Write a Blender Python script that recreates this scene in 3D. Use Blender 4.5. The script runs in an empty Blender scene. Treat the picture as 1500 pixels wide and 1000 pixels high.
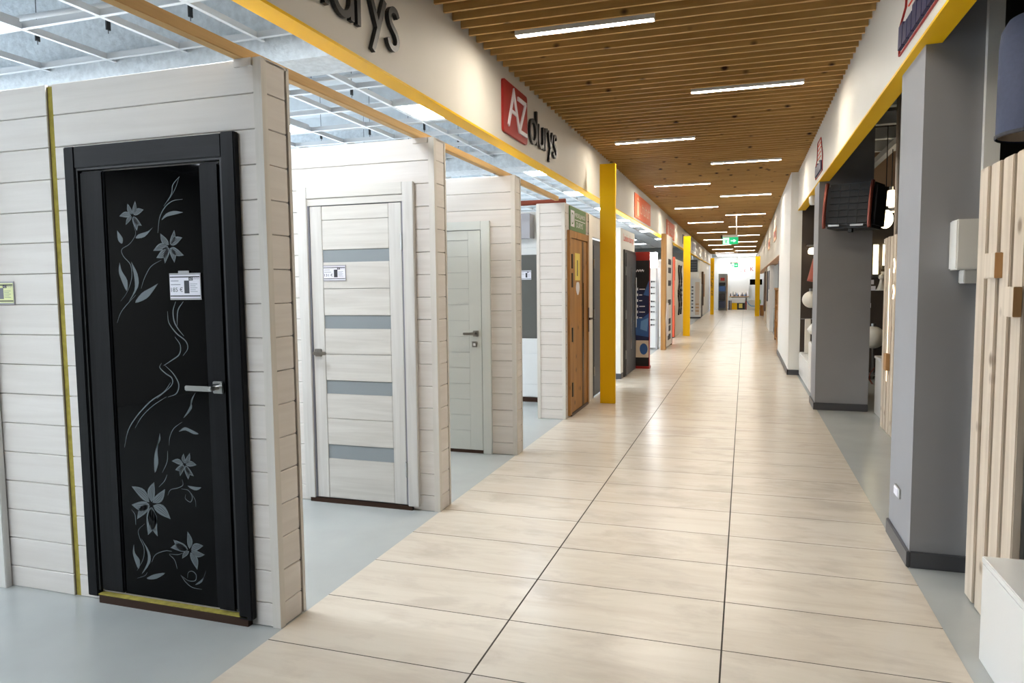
import bpy, bmesh, math, random
from mathutils import Vector, Matrix
random.seed(7)
S = bpy.context.scene
COL = S.collection
# ------------------------------------------------------------------ camera
YAW, PITCH, ROLL = .316115, .0762115, -.0103872
cam = bpy.data.cameras.new('camera'); camo = bpy.data.objects.new('camera', cam); COL.objects.link(camo)
cam.sensor_width = 36; cam.lens = 1042.3/1500*36; cam.clip_end = 200; cam.clip_start = .02
_f = Vector((-math.sin(YAW)*math.cos(PITCH), math.cos(YAW)*math.cos(PITCH), -math.sin(PITCH)))
_r = Vector((math.cos(YAW), math.sin(YAW), 0)); _u = _r.cross(_f)
_r = math.cos(ROLL)*_r + math.sin(ROLL)*_u; _u = _r.cross(_f)
camo.matrix_world = Matrix(((_r.x,_u.x,-_f.x,0),(_r.y,_u.y,-_f.y,0),(_r.z,_u.z,-_f.z,1.46),(0,0,0,1)))
S.camera = camo
# ------------------------------------------------------------------ world, exposure
W = bpy.data.worlds.new('world'); S.world = W; W.use_nodes = True
W.node_tree.nodes['Background'].inputs[0].default_value = (.80,.90,1,1)
W.node_tree.nodes['Background'].inputs[1].default_value = .06
vs = S.view_settings; vs.view_transform = 'Standard'; vs.look = 'None'; vs.gamma = 1; vs.use_curve_mapping = False
vs.exposure = 0.0
LED, PANEL, FARPANEL, ADDED_WINDOW = 145, 46, 22, 9
# ------------------------------------------------------------------ materials
def srgb(r,g,b):
    f = lambda c: (c/255/12.92 if c/255 <= .04045 else ((c/255+.055)/1.055)**2.4)
    return (f(r),f(g),f(b),1)
def mat(name, col, rough=.5, metal=0, emit=0, ecol=None, coat=0, spec=.5):
    m = bpy.data.materials.new(name); m.use_nodes = True
    b = m.node_tree.nodes['Principled BSDF']
    b.inputs['Base Color'].default_value = col; b.inputs['Roughness'].default_value = rough
    b.inputs['Metallic'].default_value = metal; b.inputs['Coat Weight'].default_value = coat
    b.inputs['Specular IOR Level'].default_value = spec
    if emit:
        b.inputs['Emission Color'].default_value = ecol or col; b.inputs['Emission Strength'].default_value = emit
    return m
def nodes(m): return m.node_tree.nodes, m.node_tree.links, m.node_tree.nodes['Principled BSDF']
def coords(m, scale, rnd=True):
    N,L,b = nodes(m)
    tc = N.new('ShaderNodeTexCoord'); mp = N.new('ShaderNodeMapping'); mp.inputs['Scale'].default_value = scale
    if rnd:
        oi = N.new('ShaderNodeObjectInfo'); va = N.new('ShaderNodeVectorMath'); va.operation='MULTIPLY_ADD'
        cb = N.new('ShaderNodeCombineXYZ')
        for i in range(3): L.new(oi.outputs['Random'], cb.inputs[i])
        va.inputs[1].default_value = (37,53,71); L.new(cb.outputs[0], va.inputs[0]); L.new(tc.outputs['Object'], va.inputs[2])
        L.new(va.outputs[0], mp.inputs['Vector'])
    else: L.new(tc.outputs['Object'], mp.inputs['Vector'])
    return mp.outputs[0]
def noise(m, vec, scale, detail=4, rough=.55, dist=0):
    N,L,b = nodes(m); n = N.new('ShaderNodeTexNoise'); L.new(vec, n.inputs['Vector'])
    n.inputs['Scale'].default_value = scale; n.inputs['Detail'].default_value = detail; n.inputs['Roughness'].default_value = rough
    n.inputs['Distortion'].default_value = dist
    return n.outputs['Fac']
def ramp(m, fac, stops):
    N,L,b = nodes(m); r = N.new('ShaderNodeValToRGB'); L.new(fac, r.inputs[0]); e = r.color_ramp.elements
    while len(e) < len(stops): e.new(.5)
    for k,(p,c) in enumerate(stops): e[k].position = p; e[k].color = c
    return r.outputs[0]
def mixc(m, fac, a, b_, mode='MIX'):
    N,L,b = nodes(m); x = N.new('ShaderNodeMix'); x.data_type='RGBA'; x.blend_type = mode
    if hasattr(fac,'is_linked'): L.new(fac, x.inputs[0])
    else: x.inputs[0].default_value = fac
    for v,i in ((a,6),(b_,7)):
        if hasattr(v,'is_linked'): L.new(v, x.inputs[i])
        else: x.inputs[i].default_value = v
    return x.outputs[2]
def bump(m, fac, s=.2, d=.01):
    N,L,b = nodes(m); n = N.new('ShaderNodeBump'); n.inputs['Strength'].default_value = s; n.inputs['Distance'].default_value = d
    L.new(fac, n.inputs['Height']); L.new(n.outputs[0], b.inputs['Normal'])
def setc(m, c): m.node_tree.links.new(c, m.node_tree.nodes['Principled BSDF'].inputs['Base Color'])
def wood(name, c0, c1, axis, rough=.5, knots=None, g=1.0, bm=.15, spec=.5):
    m = mat(name, c0, rough)
    sc = [22*g]*3; sc[axis] = 1.1*g
    v = coords(m, sc); n1 = noise(m, v, 1.0, 6, .6, .6)
    c = ramp(m, n1, [(.32,c1),(.62,c0)])
    sc2 = [3.2*g]*3; sc2[axis] = .5*g
    v2 = coords(m, sc2); n2 = noise(m, v2, 1.0, 2, .5, 1.2)
    c = mixc(m, ramp(m, n2, [(.35,(0,0,0,1)),(.7,(.45,.45,.45,1))]), c, c1)
    N,L,b = nodes(m)
    if knots:
        sk = [7.0]*3; sk[axis] = 5.5
        vk = coords(m, sk); vo = N.new('ShaderNodeTexVoronoi'); vo.inputs['Scale'].default_value = .8; L.new(vk, vo.inputs['Vector'])
        k = ramp(m, vo.outputs['Distance'], [(.07,(1,1,1,1)),(.17,(0,0,0,1))])
        c = mixc(m, k, c, knots)
    setc(m, c); bump(m, n1, bm, .004)
    b.inputs['Specular IOR Level'].default_value = spec
    return m
def speck(name, col, rough=.6, amt=.9, scale=8, bmp=.0):
    m = mat(name, col, rough); v = coords(m,(1,1,1),False); n = noise(m, v, scale, 5)
    d = tuple(c*amt for c in col[:3])+(1,)
    setc(m, ramp(m, n, [(.35,d),(.65,col)]))
    if bmp: bump(m, n, bmp, .02)
    return m
M = {}
M['plankx'] = wood('whitewashed_plank_x', srgb(228,222,216), srgb(217,210,203), 0, .5, g=1.0, bm=.1)
M['planky'] = wood('whitewashed_plank_y', srgb(228,222,216), srgb(217,210,203), 1, .5, g=1.0, bm=.1)
M['plankz'] = wood('whitewashed_trim', srgb(226,221,213), srgb(210,204,195), 2, .5, g=1.0, bm=.1)
M['core'] = speck('panel_core', srgb(120,104,84), .8)
M['foam'] = speck('yellow_foam', srgb(176,160,70), .9, .7, 30)
M['slat'] = wood('pine_slat', srgb(204,164,100), srgb(180,138,76), 0, .55, knots=srgb(60,34,18), g=1.0, bm=.1)
M['timber'] = wood('spruce_timber', srgb(226,188,126), srgb(198,156,98), 1, .6, knots=srgb(120,76,40), g=1.0)
M['pallet'] = wood('whitewashed_pine', srgb(222,208,190), srgb(196,180,160), 2, .6, knots=srgb(140,120,100), g=.9)
M['cutend'] = wood('raw_pine', srgb(202,158,106), srgb(168,124,78), 2, .6)
M['oak'] = wood('oak_veneer', srgb(186,136,72), srgb(152,104,50), 2, .5, knots=srgb(92,58,26), g=.8)
M['oakdark'] = wood('brown_veneer', srgb(92,62,38), srgb(60,38,24), 2, .5)
M['blackwood'] = wood('black_stained_wood', srgb(20,20,23), srgb(10,10,12), 2, .36, g=1.6, bm=.2, spec=.16)
M['blackwoodx'] = wood('black_stained_wood_x', srgb(20,20,23), srgb(10,10,12), 0, .36, g=1.6, bm=.2, spec=.2)
M['blackglass'] = mat('black_glass', (.0008,.0008,.001,1), .03, spec=.1)
M['etch'] = mat('etched_grey', srgb(96,104,108), .6)
M['lacq'] = wood('pale_veneer_z', srgb(222,219,214), srgb(206,202,196), 2, .42, g=1.3, bm=.05)
M['lacqx'] = wood('pale_veneer_x', srgb(222,218,211), srgb(205,200,192), 0, .42, g=1.3, bm=.05)
M['frost'] = mat('frosted_glass', srgb(146,153,156), .28)
M['whitedoor'] = mat('white_lacquer', srgb(214,216,210), .35)
M['greyglass'] = mat('grey_glass', srgb(98,98,94), .25)
M['white'] = mat('white_paint', srgb(226,224,218), .6)
M['fascia'] = speck('fascia_paint', srgb(216,211,202), .6, .985, 3)
M['gloss'] = mat('white_gloss', srgb(228,228,226), .25)
M['rough'] = speck('rough_white_plaster', srgb(214,220,224), .9, .82, 22, .6)
M['deck'] = speck('white_painted_deck', srgb(196,202,206), .8, .9, 12, .3)
M['tbar'] = mat('white_tbar', srgb(214,216,218), .45)
M['yellow'] = mat('yellow_paint', srgb(244,192,0), .5, spec=.25)
M['greycol'] = speck('grey_paint', srgb(142,142,145), .62, .97, 4)
M['darkgrey'] = mat('dark_grey_vinyl', srgb(72,72,76), .4)
M['dark'] = speck('dark_brown_wall', srgb(66,56,48), .8, .95, 4)
M['void'] = mat('dark_void', srgb(40,34,28), .9)
M['metal'] = mat('brushed_steel', srgb(176,176,174), .28, 1)
M['darkmetal'] = mat('bronze_metal', srgb(70,50,40), .4, .7)
M['black'] = mat('black_plastic', srgb(20,20,22), .45)
M['anthra'] = mat('anthracite', srgb(62,64,70), .5)
M['red'] = mat('red_panel', srgb(160,28,22), .5)
M['redtxt'] = mat('orange_red_print', srgb(228,92,62), .6)
M['orange'] = mat('orange_panel', srgb(226,104,62), .5)
M['peach'] = mat('peach_print', srgb(238,196,164), .6)
M['green'] = mat('green_panel', srgb(86,124,76), .5)
M['navy'] = mat('navy_letters', srgb(36,36,78), .5)
M['paper'] = mat('white_paper', srgb(234,232,240), .5)
M['paleyel'] = mat('pale_yellow_paper', srgb(228,232,176), .5)
M['yelpaper'] = mat('yellow_paper', srgb(236,216,110), .5)
M['greyprint'] = mat('grey_print', srgb(128,128,138), .6)
M['ink'] = mat('dark_ink', srgb(44,44,52), .6)
M['sleeve'] = mat('plastic_sleeve', srgb(176,174,178), .25)
M['navyfab'] = speck('navy_fabric', srgb(68,75,98), .85, .9, 60)
M['rust'] = mat('rust_red_pipe', srgb(150,72,52), .6)
M['led'] = mat('led_diffuser', (1,1,1,1), .5, emit=LED, ecol=(1,.91,.77,1))
M['panel'] = mat('light_panel', (1,1,1,1), .5, emit=PANEL, ecol=(.86,.93,1,1))
M['added_daylight'] = mat('added_glazing', (1,1,1,1), .5, emit=ADDED_WINDOW, ecol=(.74,.87,1,1))
M['panelfar'] = mat('light_panel_far', (1,1,1,1), .5, emit=FARPANEL, ecol=(.92,.96,1,1))
M['glow'] = mat('lamp_opal_lit', (1,.93,.8,1), .5, emit=3.0, ecol=(1,.82,.55,1))
M['glowy'] = mat('lamp_tube_lit', (1,.95,.75,1), .5, emit=5, ecol=(1,.86,.5,1))
M['opal'] = mat('opal_glass', srgb(226,220,208), .3)
M['exitg'] = mat('exit_green', srgb(30,190,130), .5, emit=.7, ecol=srgb(20,190,120))
M['exitw'] = mat('exit_white', srgb(225,250,240), .5, emit=1.0, ecol=srgb(200,250,230))
M['blue1'] = mat('poster_navy', srgb(26,34,74), .4); M['blue2'] = mat('poster_blue', srgb(58,98,160), .4); M['blue3'] = mat('poster_lightblue', srgb(104,150,200), .4); M['black2'] = mat('poster_black', srgb(22,20,24), .4)
M['beige'] = mat('beige_print', srgb(214,196,176), .5); M['peachwall'] = mat('peach_wall', srgb(206,174,144), .8)
M['limegreen'] = mat('lime_green', srgb(160,190,60), .5); M['skyblue'] = mat('sky_blue', srgb(110,180,220), .4)
# corridor tiles
m = mat('beige_tile', srgb(206,196,180), .17, coat=.0); M['tile'] = m
v = coords(m,(1.3,9,1)); n1 = noise(m, v, 1.0, 7, .62, .5); v2 = coords(m,(2.2,4.2,1)); n2 = noise(m, v2, 1.2, 5, .6, .3)
c = ramp(m, n1, [(.28,srgb(200,188,172)),(.58,srgb(211,201,186))]); c = mixc(m, ramp(m, n2, [(.34,(.6,.6,.6,1)),(.5,(0,0,0,1))]), c, srgb(186,174,160)); setc(m, c)
nodes(m)[1].new(ramp(m, n1, [(.3,(.26,.26,.26,1)),(.7,(.21,.21,.21,1))]), nodes(m)[2].inputs['Roughness'])
m = mat('grey_epoxy', srgb(172,175,173), .2); M['epoxy'] = m
v = coords(m,(1,1,1),False); n1 = noise(m, v, 1.4, 4); setc(m, ramp(m, n1, [(.3,srgb(166,169,167)),(.7,srgb(178,181,179))]))
M['grout'] = mat('dark_grout', srgb(58,50,42), .9)
# ------------------------------------------------------------------ mesh helpers
ORG = {}
class MB:
    def __init__(s): s.v=[]; s.f=[]
    def box(s, x0,x1,y0,y1,z0,z1):
        b=len(s.v); s.v += [(x0,y0,z0),(x1,y0,z0),(x1,y1,z0),(x0,y1,z0),(x0,y0,z1),(x1,y0,z1),(x1,y1,z1),(x0,y1,z1)]
        s.f += [tuple(b+i for i in q) for q in ((0,3,2,1),(4,5,6,7),(0,1,5,4),(1,2,6,5),(2,3,7,6),(3,0,4,7))]; return s
    def prism(s, pts, a, b, fn):   # polygon (u,v) extruded from depth a to b, fn(u,v,w) gives a point
        n=len(pts); k=len(s.v)
        s.v += [fn(u,w,a) for u,w in pts] + [fn(u,w,b) for u,w in pts]
        s.f += [tuple(range(k,k+n)), tuple(range(k+2*n-1,k+n-1,-1))]
        s.f += [(k+i, k+n+i, k+n+(i+1)%n, k+(i+1)%n) for i in range(n)]; return s
    def ribbon(s, pts, w, a, b, fn, taper=False):
        n=len(pts); L=[]; R=[]
        for i,p in enumerate(pts):
            q0=Vector(pts[max(i-1,0)]); q1=Vector(pts[min(i+1,n-1)]); d=(q1-q0); d = d.normalized() if d.length>0 else Vector((1,0))
            k=1.0
            if 0<i<n-1:
                d0=(Vector(p)-q0).normalized(); k=1/max(.5,abs(d0.dot(d)))
            ww = w/2*k*((.25+.75*math.sin(math.pi*(i+.3)/(n-.4))) if taper else 1)
            nn=Vector((-d.y,d.x)); L.append(Vector(p)+nn*ww); R.append(Vector(p)-nn*ww)
        for i in range(n-1): s.prism([tuple(L[i]),tuple(R[i]),tuple(R[i+1]),tuple(L[i+1])], a, b, fn)
        return s
    def tube(s, pts, r, seg=8, cap=True):
        k=len(s.v); n=len(pts)
        for i,p in enumerate(pts):
            p=Vector(p); d=(Vector(pts[min(i+1,n-1)])-Vector(pts[max(i-1,0)])).normalized()
            up=Vector((0,0,1)) if abs(d.z)<.9 else Vector((1,0,0)); a=d.cross(up).normalized(); b=a.cross(d)
            rr = r[i] if isinstance(r,(list,tuple)) else r
            for j in range(seg):
                t=2*math.pi*j/seg; s.v.append(tuple(p+(a*math.cos(t)+b*math.sin(t))*rr))
        for i in range(n-1):
            for j in range(seg): s.f.append((k+i*seg+j, k+i*seg+(j+1)%seg, k+(i+1)*seg+(j+1)%seg, k+(i+1)*seg+j))
        if cap: s.f += [tuple(k+j for j in range(seg))[::-1], tuple(k+(n-1)*seg+j for j in range(seg))]
        return s
    def lathe(s, prof, c, seg=24):  # prof (r,z) about the vertical through c
        k=len(s.v); n=len(prof)
        for r,z in prof:
            for j in range(seg):
                t=2*math.pi*j/seg; s.v.append((c[0]+r*math.cos(t), c[1]+r*math.sin(t), c[2]+z))
        for i in range(n-1):
            for j in range(seg): s.f.append((k+i*seg+j, k+i*seg+(j+1)%seg, k+(i+1)*seg+(j+1)%seg, k+(i+1)*seg+j))
        return s
    def build(s, name, m, parent=None, bevel=0, smooth=False, at=None):
        o0 = ORG.get(parent.name,(0,0,0)) if parent else (at or (0,0,0))
        me = bpy.data.meshes.new(name); me.from_pydata([(a-o0[0],b-o0[1],c-o0[2]) for a,b,c in s.v], [], s.f)
        bm = bmesh.new(); bm.from_mesh(me)
        bmesh.ops.recalc_face_normals(bm, faces=bm.faces)
        if bevel:
            bmesh.ops.bevel(bm, geom=list(bm.edges), offset=bevel, segments=2, affect='EDGES', clamp_overlap=True)
        bm.to_mesh(me); bm.free()
        if smooth or bevel:
            for p in me.polygons: p.use_smooth = smooth
        me.materials.append(M[m] if isinstance(m,str) else m)
        o = bpy.data.objects.new(name, me); COL.objects.link(o)
        if parent: o.parent = parent; ORG[o.name] = o0
        else: o.location = o0; ORG[o.name] = o0
        return o
def tag(o, label=None, cat=None, group=None, kind=None):
    if label: o['label']=label
    if cat: o['category']=cat
    if group: o['group']=group
    if kind: o['kind']=kind
    return o
def thing(name, loc, label, cat, group=None):
    o = bpy.data.objects.new(name, None); COL.objects.link(o); o.location = loc; o.empty_display_size=.1; ORG[o.name]=tuple(loc)
    return tag(o, label, cat, group)
def B(name, m, parent, x0,x1,y0,y1,z0,z1, bevel=0): return MB().box(x0,x1,y0,y1,z0,z1).build(name, m, parent, bevel)
def struct(o): o['kind']='structure'; return o
def piece(name, mesh, parent, loc):   # a repeated piece that shares mesh data; loc in world space
    o = bpy.data.objects.new(name, mesh); COL.objects.link(o); p0 = ORG.get(parent.name,(0,0,0))
    o.parent = parent; o.location = (loc[0]-p0[0], loc[1]-p0[1], loc[2]-p0[2]); return o
def rawmesh(name, mb, m, bevel=0):
    o = mb.build(name, m, None, bevel); me = o.data; bpy.data.objects.remove(o); return me
def FX(x): return lambda u,v,w: (x+w, u, v)        # on a face looking along +X: u=Y, v=Z
def FXn(x): return lambda u,v,w: (x-w, u, v)       # on a face looking along -X
def FY(y): return lambda u,v,w: (u, y-w, v)        # on a face looking along -Y: u=X, v=Z
def text(name, s, parent, m, origin, u, v, n, height, width=None, depth=.002, align='LEFT', vertical=False):
    cu = bpy.data.curves.new(name,'FONT'); cu.body = s; cu.size = 1; cu.extrude = 0; cu.align_x = align; cu.resolution_u = 3
    t = bpy.data.objects.new('t', cu); COL.objects.link(t); dg = bpy.context.evaluated_depsgraph_get()
    me = bpy.data.meshes.new_from_object(t.evaluated_get(dg)); bpy.data.objects.remove(t)
    xs=[q.co.x for q in me.vertices]; ys=[q.co.y for q in me.vertices]
    x0,x1,y0,y1 = min(xs),max(xs),min(ys),max(ys); sy = height/(y1-y0); sx = (width/(x1-x0)) if width else sy
    u=Vector(u); v=Vector(v); n=Vector(n); o=Vector(origin); p0=Vector(ORG.get(parent.name,(0,0,0)))
    for q in me.vertices:
        q.co = o + u*((q.co.x-x0)*sx) + v*((q.co.y-y0)*sy) + n*depth - p0
    me.name = name; me.materials.clear(); me.materials.append(M[m]); ob = bpy.data.objects.new(name, me); COL.objects.link(ob); ob.parent = parent; ORG[ob.name]=tuple(p0)
    return ob
UX = ((0,1,0),(0,0,1),(1,0,0)); UXn = ((0,-1,0),(0,0,1),(-1,0,0)); UY = ((1,0,0),(0,0,1),(0,-1,0))
# ------------------------------------------------------------------ the setting: floor
YEND = 46.5
floor = struct(B('floor','epoxy',None,-7.6,4.6,-4,YEND+.2,-.1,0))
B('grout_bed','grout',floor,-1.8755,.8165,-2,44,0,.001)
P0, PIT = 2.868, .4565
XS = [-1.875,-.966,-.069,.816]
tmesh = []
for i in range(3):
    w = XS[i+1]-XS[i]; ga = .0035 if i!=1 else .0045
    tmesh.append(rawmesh('tile', MB().box(ga if i else 0, w-(.0035 if i<2 else 0), .003, PIT-.003, -.006, .0006), 'tile'))
NR0, NR1 = -7, 32
for r in range(NR0, NR1):
    for i in range(3): piece('tile', tmesh[i], floor, (XS[i], P0+r*PIT, .001))
mb = MB()
for r in range(NR1, 90):
    for i in range(3):
        y=P0+r*PIT
        if y<44: mb.box(XS[i]+(.0035 if i else 0), XS[i+1]-(.0035 if i<2 else 0), y+.003, y+PIT-.003, 0.0, .0016)
t = mb.build('far_tiles','tile',floor); t['kind']='stuff'
# ------------------------------------------------------------------ corridor ceiling of pine slats
ceil = struct(B('ceiling','void',None,-1.87,.787,-3,44,3.62,3.7))
sm = rawmesh('slat', MB().box(0,2.645,-.011,.011,0,.10), 'slat')
for i in range(276):
    piece('slat', sm, ceil, (-1.864, 1.54+i*.1485, 3.222))
# bulkheads
wl = struct(B('wall_left','fascia',None,-1.975,-1.87,-3,44,2.632,3.7))
B('yellow_soffit','yellow',wl,-1.977,-1.868,-3,44,2.62,2.634)
wr = struct(B('wall_right','fascia',None,.787,.893,-3,12.25,2.632,3.7))
B('yellow_soffit','yellow',wr,.785,.895,-3,12.25,2.62,2.634)
wp = struct(B('wall_right_pillar','white',None,.68,.85,12.25,16.1,0,3.7))
MB().box(.664,.68,12.236,16.1,0,.085).box(.664,.85,12.236,12.25,0,.085).build('skirting','darkgrey',wp)
wf = struct(B('wall_right_header','fascia',None,.68,.85,16.1,44,2.09,3.7))
B('soffit','peach',wf,.68,.95,16.1,44,2.08,2.09)
we = struct(B('wall_end','white',None,-7.6,4.6,YEND,YEND+.15,0,3.7))
struct(B('wall_far_left','white',None,-7.6,-7.5,-4,YEND,0,3.7))
struct(B('wall_far_right','dark',None,4.5,4.6,-4,YEND,0,3.7))
# unseen glowing windows, added on the far left wall to light the bays
for k in range(4):
    y0=1.1+3.3*k; w_=struct(B('window_%d'%(k+1),'added_daylight',None,-7.5,-7.49,y0+.06,y0+2.94,.5,2.9))
    MB().box(-7.5,-7.44,y0,y0+.06,.44,2.96).box(-7.5,-7.44,y0+2.94,y0+3.0,.44,2.96).box(-7.5,-7.44,y0+.06,y0+2.94,.44,.5).box(-7.5,-7.44,y0+.06,y0+2.94,2.9,2.96).box(-7.5,-7.44,y0+1.47,y0+1.53,.5,2.9).build('window_frame','anthra',w_)
# left shop ceiling: deck, ribs, downstand beams, hung grid
cl = struct(B('ceiling_left','deck',None,-7.5,-1.98,-4,YEND,3.52,3.7))
rm = rawmesh('rib', MB().prism([(-.11,0),(-.07,-.13),(.07,-.13),(.11,0)],0,5.5,lambda u,v,w:(w,u,v)), 'deck')
for i in range(30): piece('rib', rm, cl, (-7.49, -2.9+i*.885, 3.525))
for k,(y0,y1) in enumerate([(3.87,4.2),(8.12,8.5)]):
    B('downstand_beam','rough',cl,-7.49,-1.98,y0,y1,2.87,3.53)
ym = rawmesh('grid_bar', MB().box(-.013,.013,-3.4,30,0,.004).box(-.003,.003,-3.4,30,.004,.042), 'tbar')
xm = rawmesh('grid_bar', MB().box(-7.2,-1.985,-.013,.013,0,.004).box(-7.2,-1.985,-.003,.003,.004,.042), 'tbar')
for k in range(9): piece('grid_bar', ym, cl, (-2.28-.595*k, 0, 3.0))
for k in range(-11,46): piece('grid_bar', xm, cl, (0, 3.215+.59*k, 3.001))
mb = MB()
for x in (-2.42,-3.1,-3.72,-4.3):
    for y in (2.2,3.5,4.72,5.3,6.7,7.6,9.2,10.6): mb.tube([(x,y,3.03),(x,y,3.53)],.0025,5)
mb.build('hanger_wire','ink',cl)['kind']='stuff'
cm = rawmesh('hanger_clip', MB().box(-.006,.006,-.014,.014,0,.075).box(-.006,.006,.006,.026,.06,.08), 'black')
for x in (-2.42,-3.1,-3.72,-4.3):
    for y in (2.2,3.5,4.72,5.3,6.7,7.6): piece('hanger_clip', cm, cl, (x,y,3.05))
for y in (2.55,3.42,5.2,6.9): MB().tube([(-7,y,3.2),(-2,y+.12,3.2)],.018,8).build('conduit','tbar',cl,smooth=True)
MB().tube([(-2.45,4.8,3.5),(-2.5,4.78,3.32),(-2.62,4.75,3.2),(-2.75,4.7,3.15)],.006,6).build('red_cable','rust',cl)
MB().tube([(-3.05,2.75,3.4),(-2.95,2.9,3.3),(-2.9,3.0,3.15)],.005,6).build('red_cable','rust',cl)
# light panels in the hung ceiling
pm_f = rawmesh('frame', MB().box(-.29,.29,-.285,-.265,-.006,.05).box(-.29,.29,.265,.285,-.006,.05).box(-.29,-.27,-.265,.265,-.006,.05).box(.27,.29,-.265,.265,-.006,.05).box(-.29,.29,-.285,.285,.05,.056), 'tbar')
pm_d = rawmesh('diffuser', MB().box(-.27,.27,-.265,.265,0,.004), 'panel')
pm_e = rawmesh('diffuser', MB().box(-.27,.27,-.265,.265,0,.004), 'panelfar')
def ceiling_panel(x,y,label,group,far=False):
    t = thing('ceiling_panel_light',(x,y,3.006),label,'ceiling light',group)
    piece('frame',pm_f,t,(x,y,3.006)); piece('diffuser',pm_e if far else pm_d,t,(x,y,3.006))
XN = {-2.58:'nearest the yellow-edged bulkhead',-4.36:'second from the yellow-edged bulkhead',-6.15:'third from the yellow-edged bulkhead',-3.77:'second from the yellow-edged bulkhead'}
for yy,xs,wh,far in ((-2.4,(-2.58,-4.36,-6.15),'before the black door, outer row',0),(-.04,(-2.58,-4.36,-6.15),'before the black door, inner row',0),(2.92,(-2.58,-4.36,-6.15),'before the glass-strip door',0),(5.85,(-2.58,-4.36,-6.15),'over the plain white door wall',0),(9.4,(-2.58,-4.36),'past the oak door',0),(11.76,(-2.58,-4.36),'by the Lauko durys wall',0),
    (14.3,(-2.58,-3.77),'by the navy poster stand',1),(17.0,(-2.58,-3.77),'by the handle display',1),(18.7,(-2.58,-3.77),'past the handle display',1),(20.6,(-2.58,-3.77),'over the orange panel',1),(24.2,(-2.58,-3.77),'past the iron tracery',1),(26.7,(-2.58,-3.77),'before the far heater',1)):
    for x in xs: ceiling_panel(x,yy,'square white light panel '+wh+', '+XN[x],'square panels in the hung grid',bool(far))
# right shop ceiling, dark with pale joists
cr = struct(B('ceiling_right','void',None,.9,4.5,-4,YEND,3.6,3.7))
jm = rawmesh('joist', MB().box(.9,4.5,-.05,.05,3.28,3.42), 'tbar')
for k in range(7): piece('joist', jm, cr, (0,5.6+k*.92,0))
MB().box(1.75,1.83,4.8,12.2,3.18,3.26).build('joist','tbar',cr)
# lighting shop walls
ws = struct(B('wall_lighting_shop','dark',None,.85,4.5,12.25,12.4,0,2.93))
B('upper_band','peachwall',ws,.85,4.5,12.25,12.4,2.93,3.7)
struct(B('wall_right_shop','dark',None,1.105,4.5,4.45,4.6,0,3.7))
# linear lights of the corridor
lf = rawmesh('housing', MB().box(0,.955,-.034,.034,.012,.07).box(0,.955,-.034,-.028,-.004,.012).box(0,.955,.028,.034,-.004,.012).box(0,.006,-.028,.028,-.004,.012).box(.949,.955,-.028,.028,-.004,.012), 'tbar')
ld = rawmesh('diffuser', MB().box(.006,.949,-.028,.028,-.002,.012), 'led')
def slatY(y): return 1.54+(math.floor((y-1.54)/.1485)+.5)*.1485
n=0
ORD=['first','second','third','fourth','fifth','sixth','seventh','eighth','ninth','tenth','eleventh']
for k in range(1,21):
    y = .93+1.985*k - (0.02 if k%2 else 0); left = (k%2==0)
    if y>43: break
    y = slatY(y)
    t = thing('linear_ceiling_light',(-1.543 if left else -.49, y, 3.2),
        ('outermost' if k<2 else ORD[(k-2)//2])+(' strip light of the row beside the AZ durys bulkhead' if left else ' strip light of the row beside the navy-lettered bulkhead'),'ceiling light','strip lights between the pine slats')
    x = -1.543 if left else -.49
    piece('housing',lf,t,(x,y,3.205)); piece('diffuser',ld,t,(x,y,3.205))
# ------------------------------------------------------------------ plank-clad partition walls
ZL = [0]+[.105+.144*k for k in range(16)]+[2.405]
PC = {}
def plank(parent, axis, a0, a1, plane, z0, z1, name='plank'):
    L = round(a1-a0,4); h = round(z1-z0-.0025,4); key=(axis,L,h)
    if key not in PC:
        c=.003; t=.014; sec=[(0,0),(-t+c,0),(-t,c),(-t,h-c),(-t+c,h),(0,h)]
        mb = MB()
        if axis=='x': mb.prism(sec,0,L,lambda u,v,w:(w,u+t,v))
        else: mb.prism(sec,0,L,lambda u,v,w:(-u-t,w,v))
        PC[key]=rawmesh('plank',mb,'plankx' if axis=='x' else 'planky')
    loc = (a0,plane,z0+.00125) if axis=='x' else (plane,a0,z0+.00125)
    return piece(name, PC[key], parent, loc)
def clad(parent, axis, a0, a1, plane, zl=ZL):
    for z0,z1 in zip(zl[:-1],zl[1:]): plank(parent, axis, a0, a1, plane, z0, z1)
def partition(label, y0, xl, xe, panels, th=.186, top=2.405):
    t = thing('partition_wall',(xe,y0+th/2,0),label,'partition wall')
    B('core','core',t,xl,xe-.014,y0+.014,y0+th-.012,0,top-.012)
    for a0,a1 in panels: clad(t,'x',a0,a1,y0)
    clad(t,'y',y0+.034,y0+th-.034,xe)
    MB().box(xe-.038,xe+.002,y0-.004,y0+.032,0,top).build('corner_trim','plankz',t)
    MB().box(xe-.12,xe,y0+th-.018,y0+th,0,top).build('edge_trim','plankz',t)
    for z in ZL[1:-1]: pass
    B('top_board','plankx',t,xl,xe,y0+.014,y0+th-.012,top-.012,top)
    nm = MB()
    for z in ZL[1:-1]: nm.box(xe-.012,xe-.003,y0+th-.034,y0+th-.024,z-.008,z+.008)
    nm.build('plank_clip','ink',t)['kind']='stuff'
    return t
w1 = partition('white plank partition wall with a yellow foam seam, carrying the black door',2.511,-5.2,-1.884,[(-3.016,-1.922)])
B('foam_strip','foam',w1,-3.052,-3.018,2.517,2.54,0,2.395)
B('panel_edge','core',w1,-3.062,-3.05,2.512,2.535,0,2.395)
for z0,z1 in zip(ZL[:-1],ZL[1:]): plank(w1,'x',-5.2,-3.052,2.506,z0,z1)
B('batten','plankx',w1,-2.01,-1.925,2.5,2.511,2.372,2.404)
w2 = partition('white plank partition wall carrying the pale door with four glass strips',4.174,-5.2,-1.87,[(-5.2,-1.908)])
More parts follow.
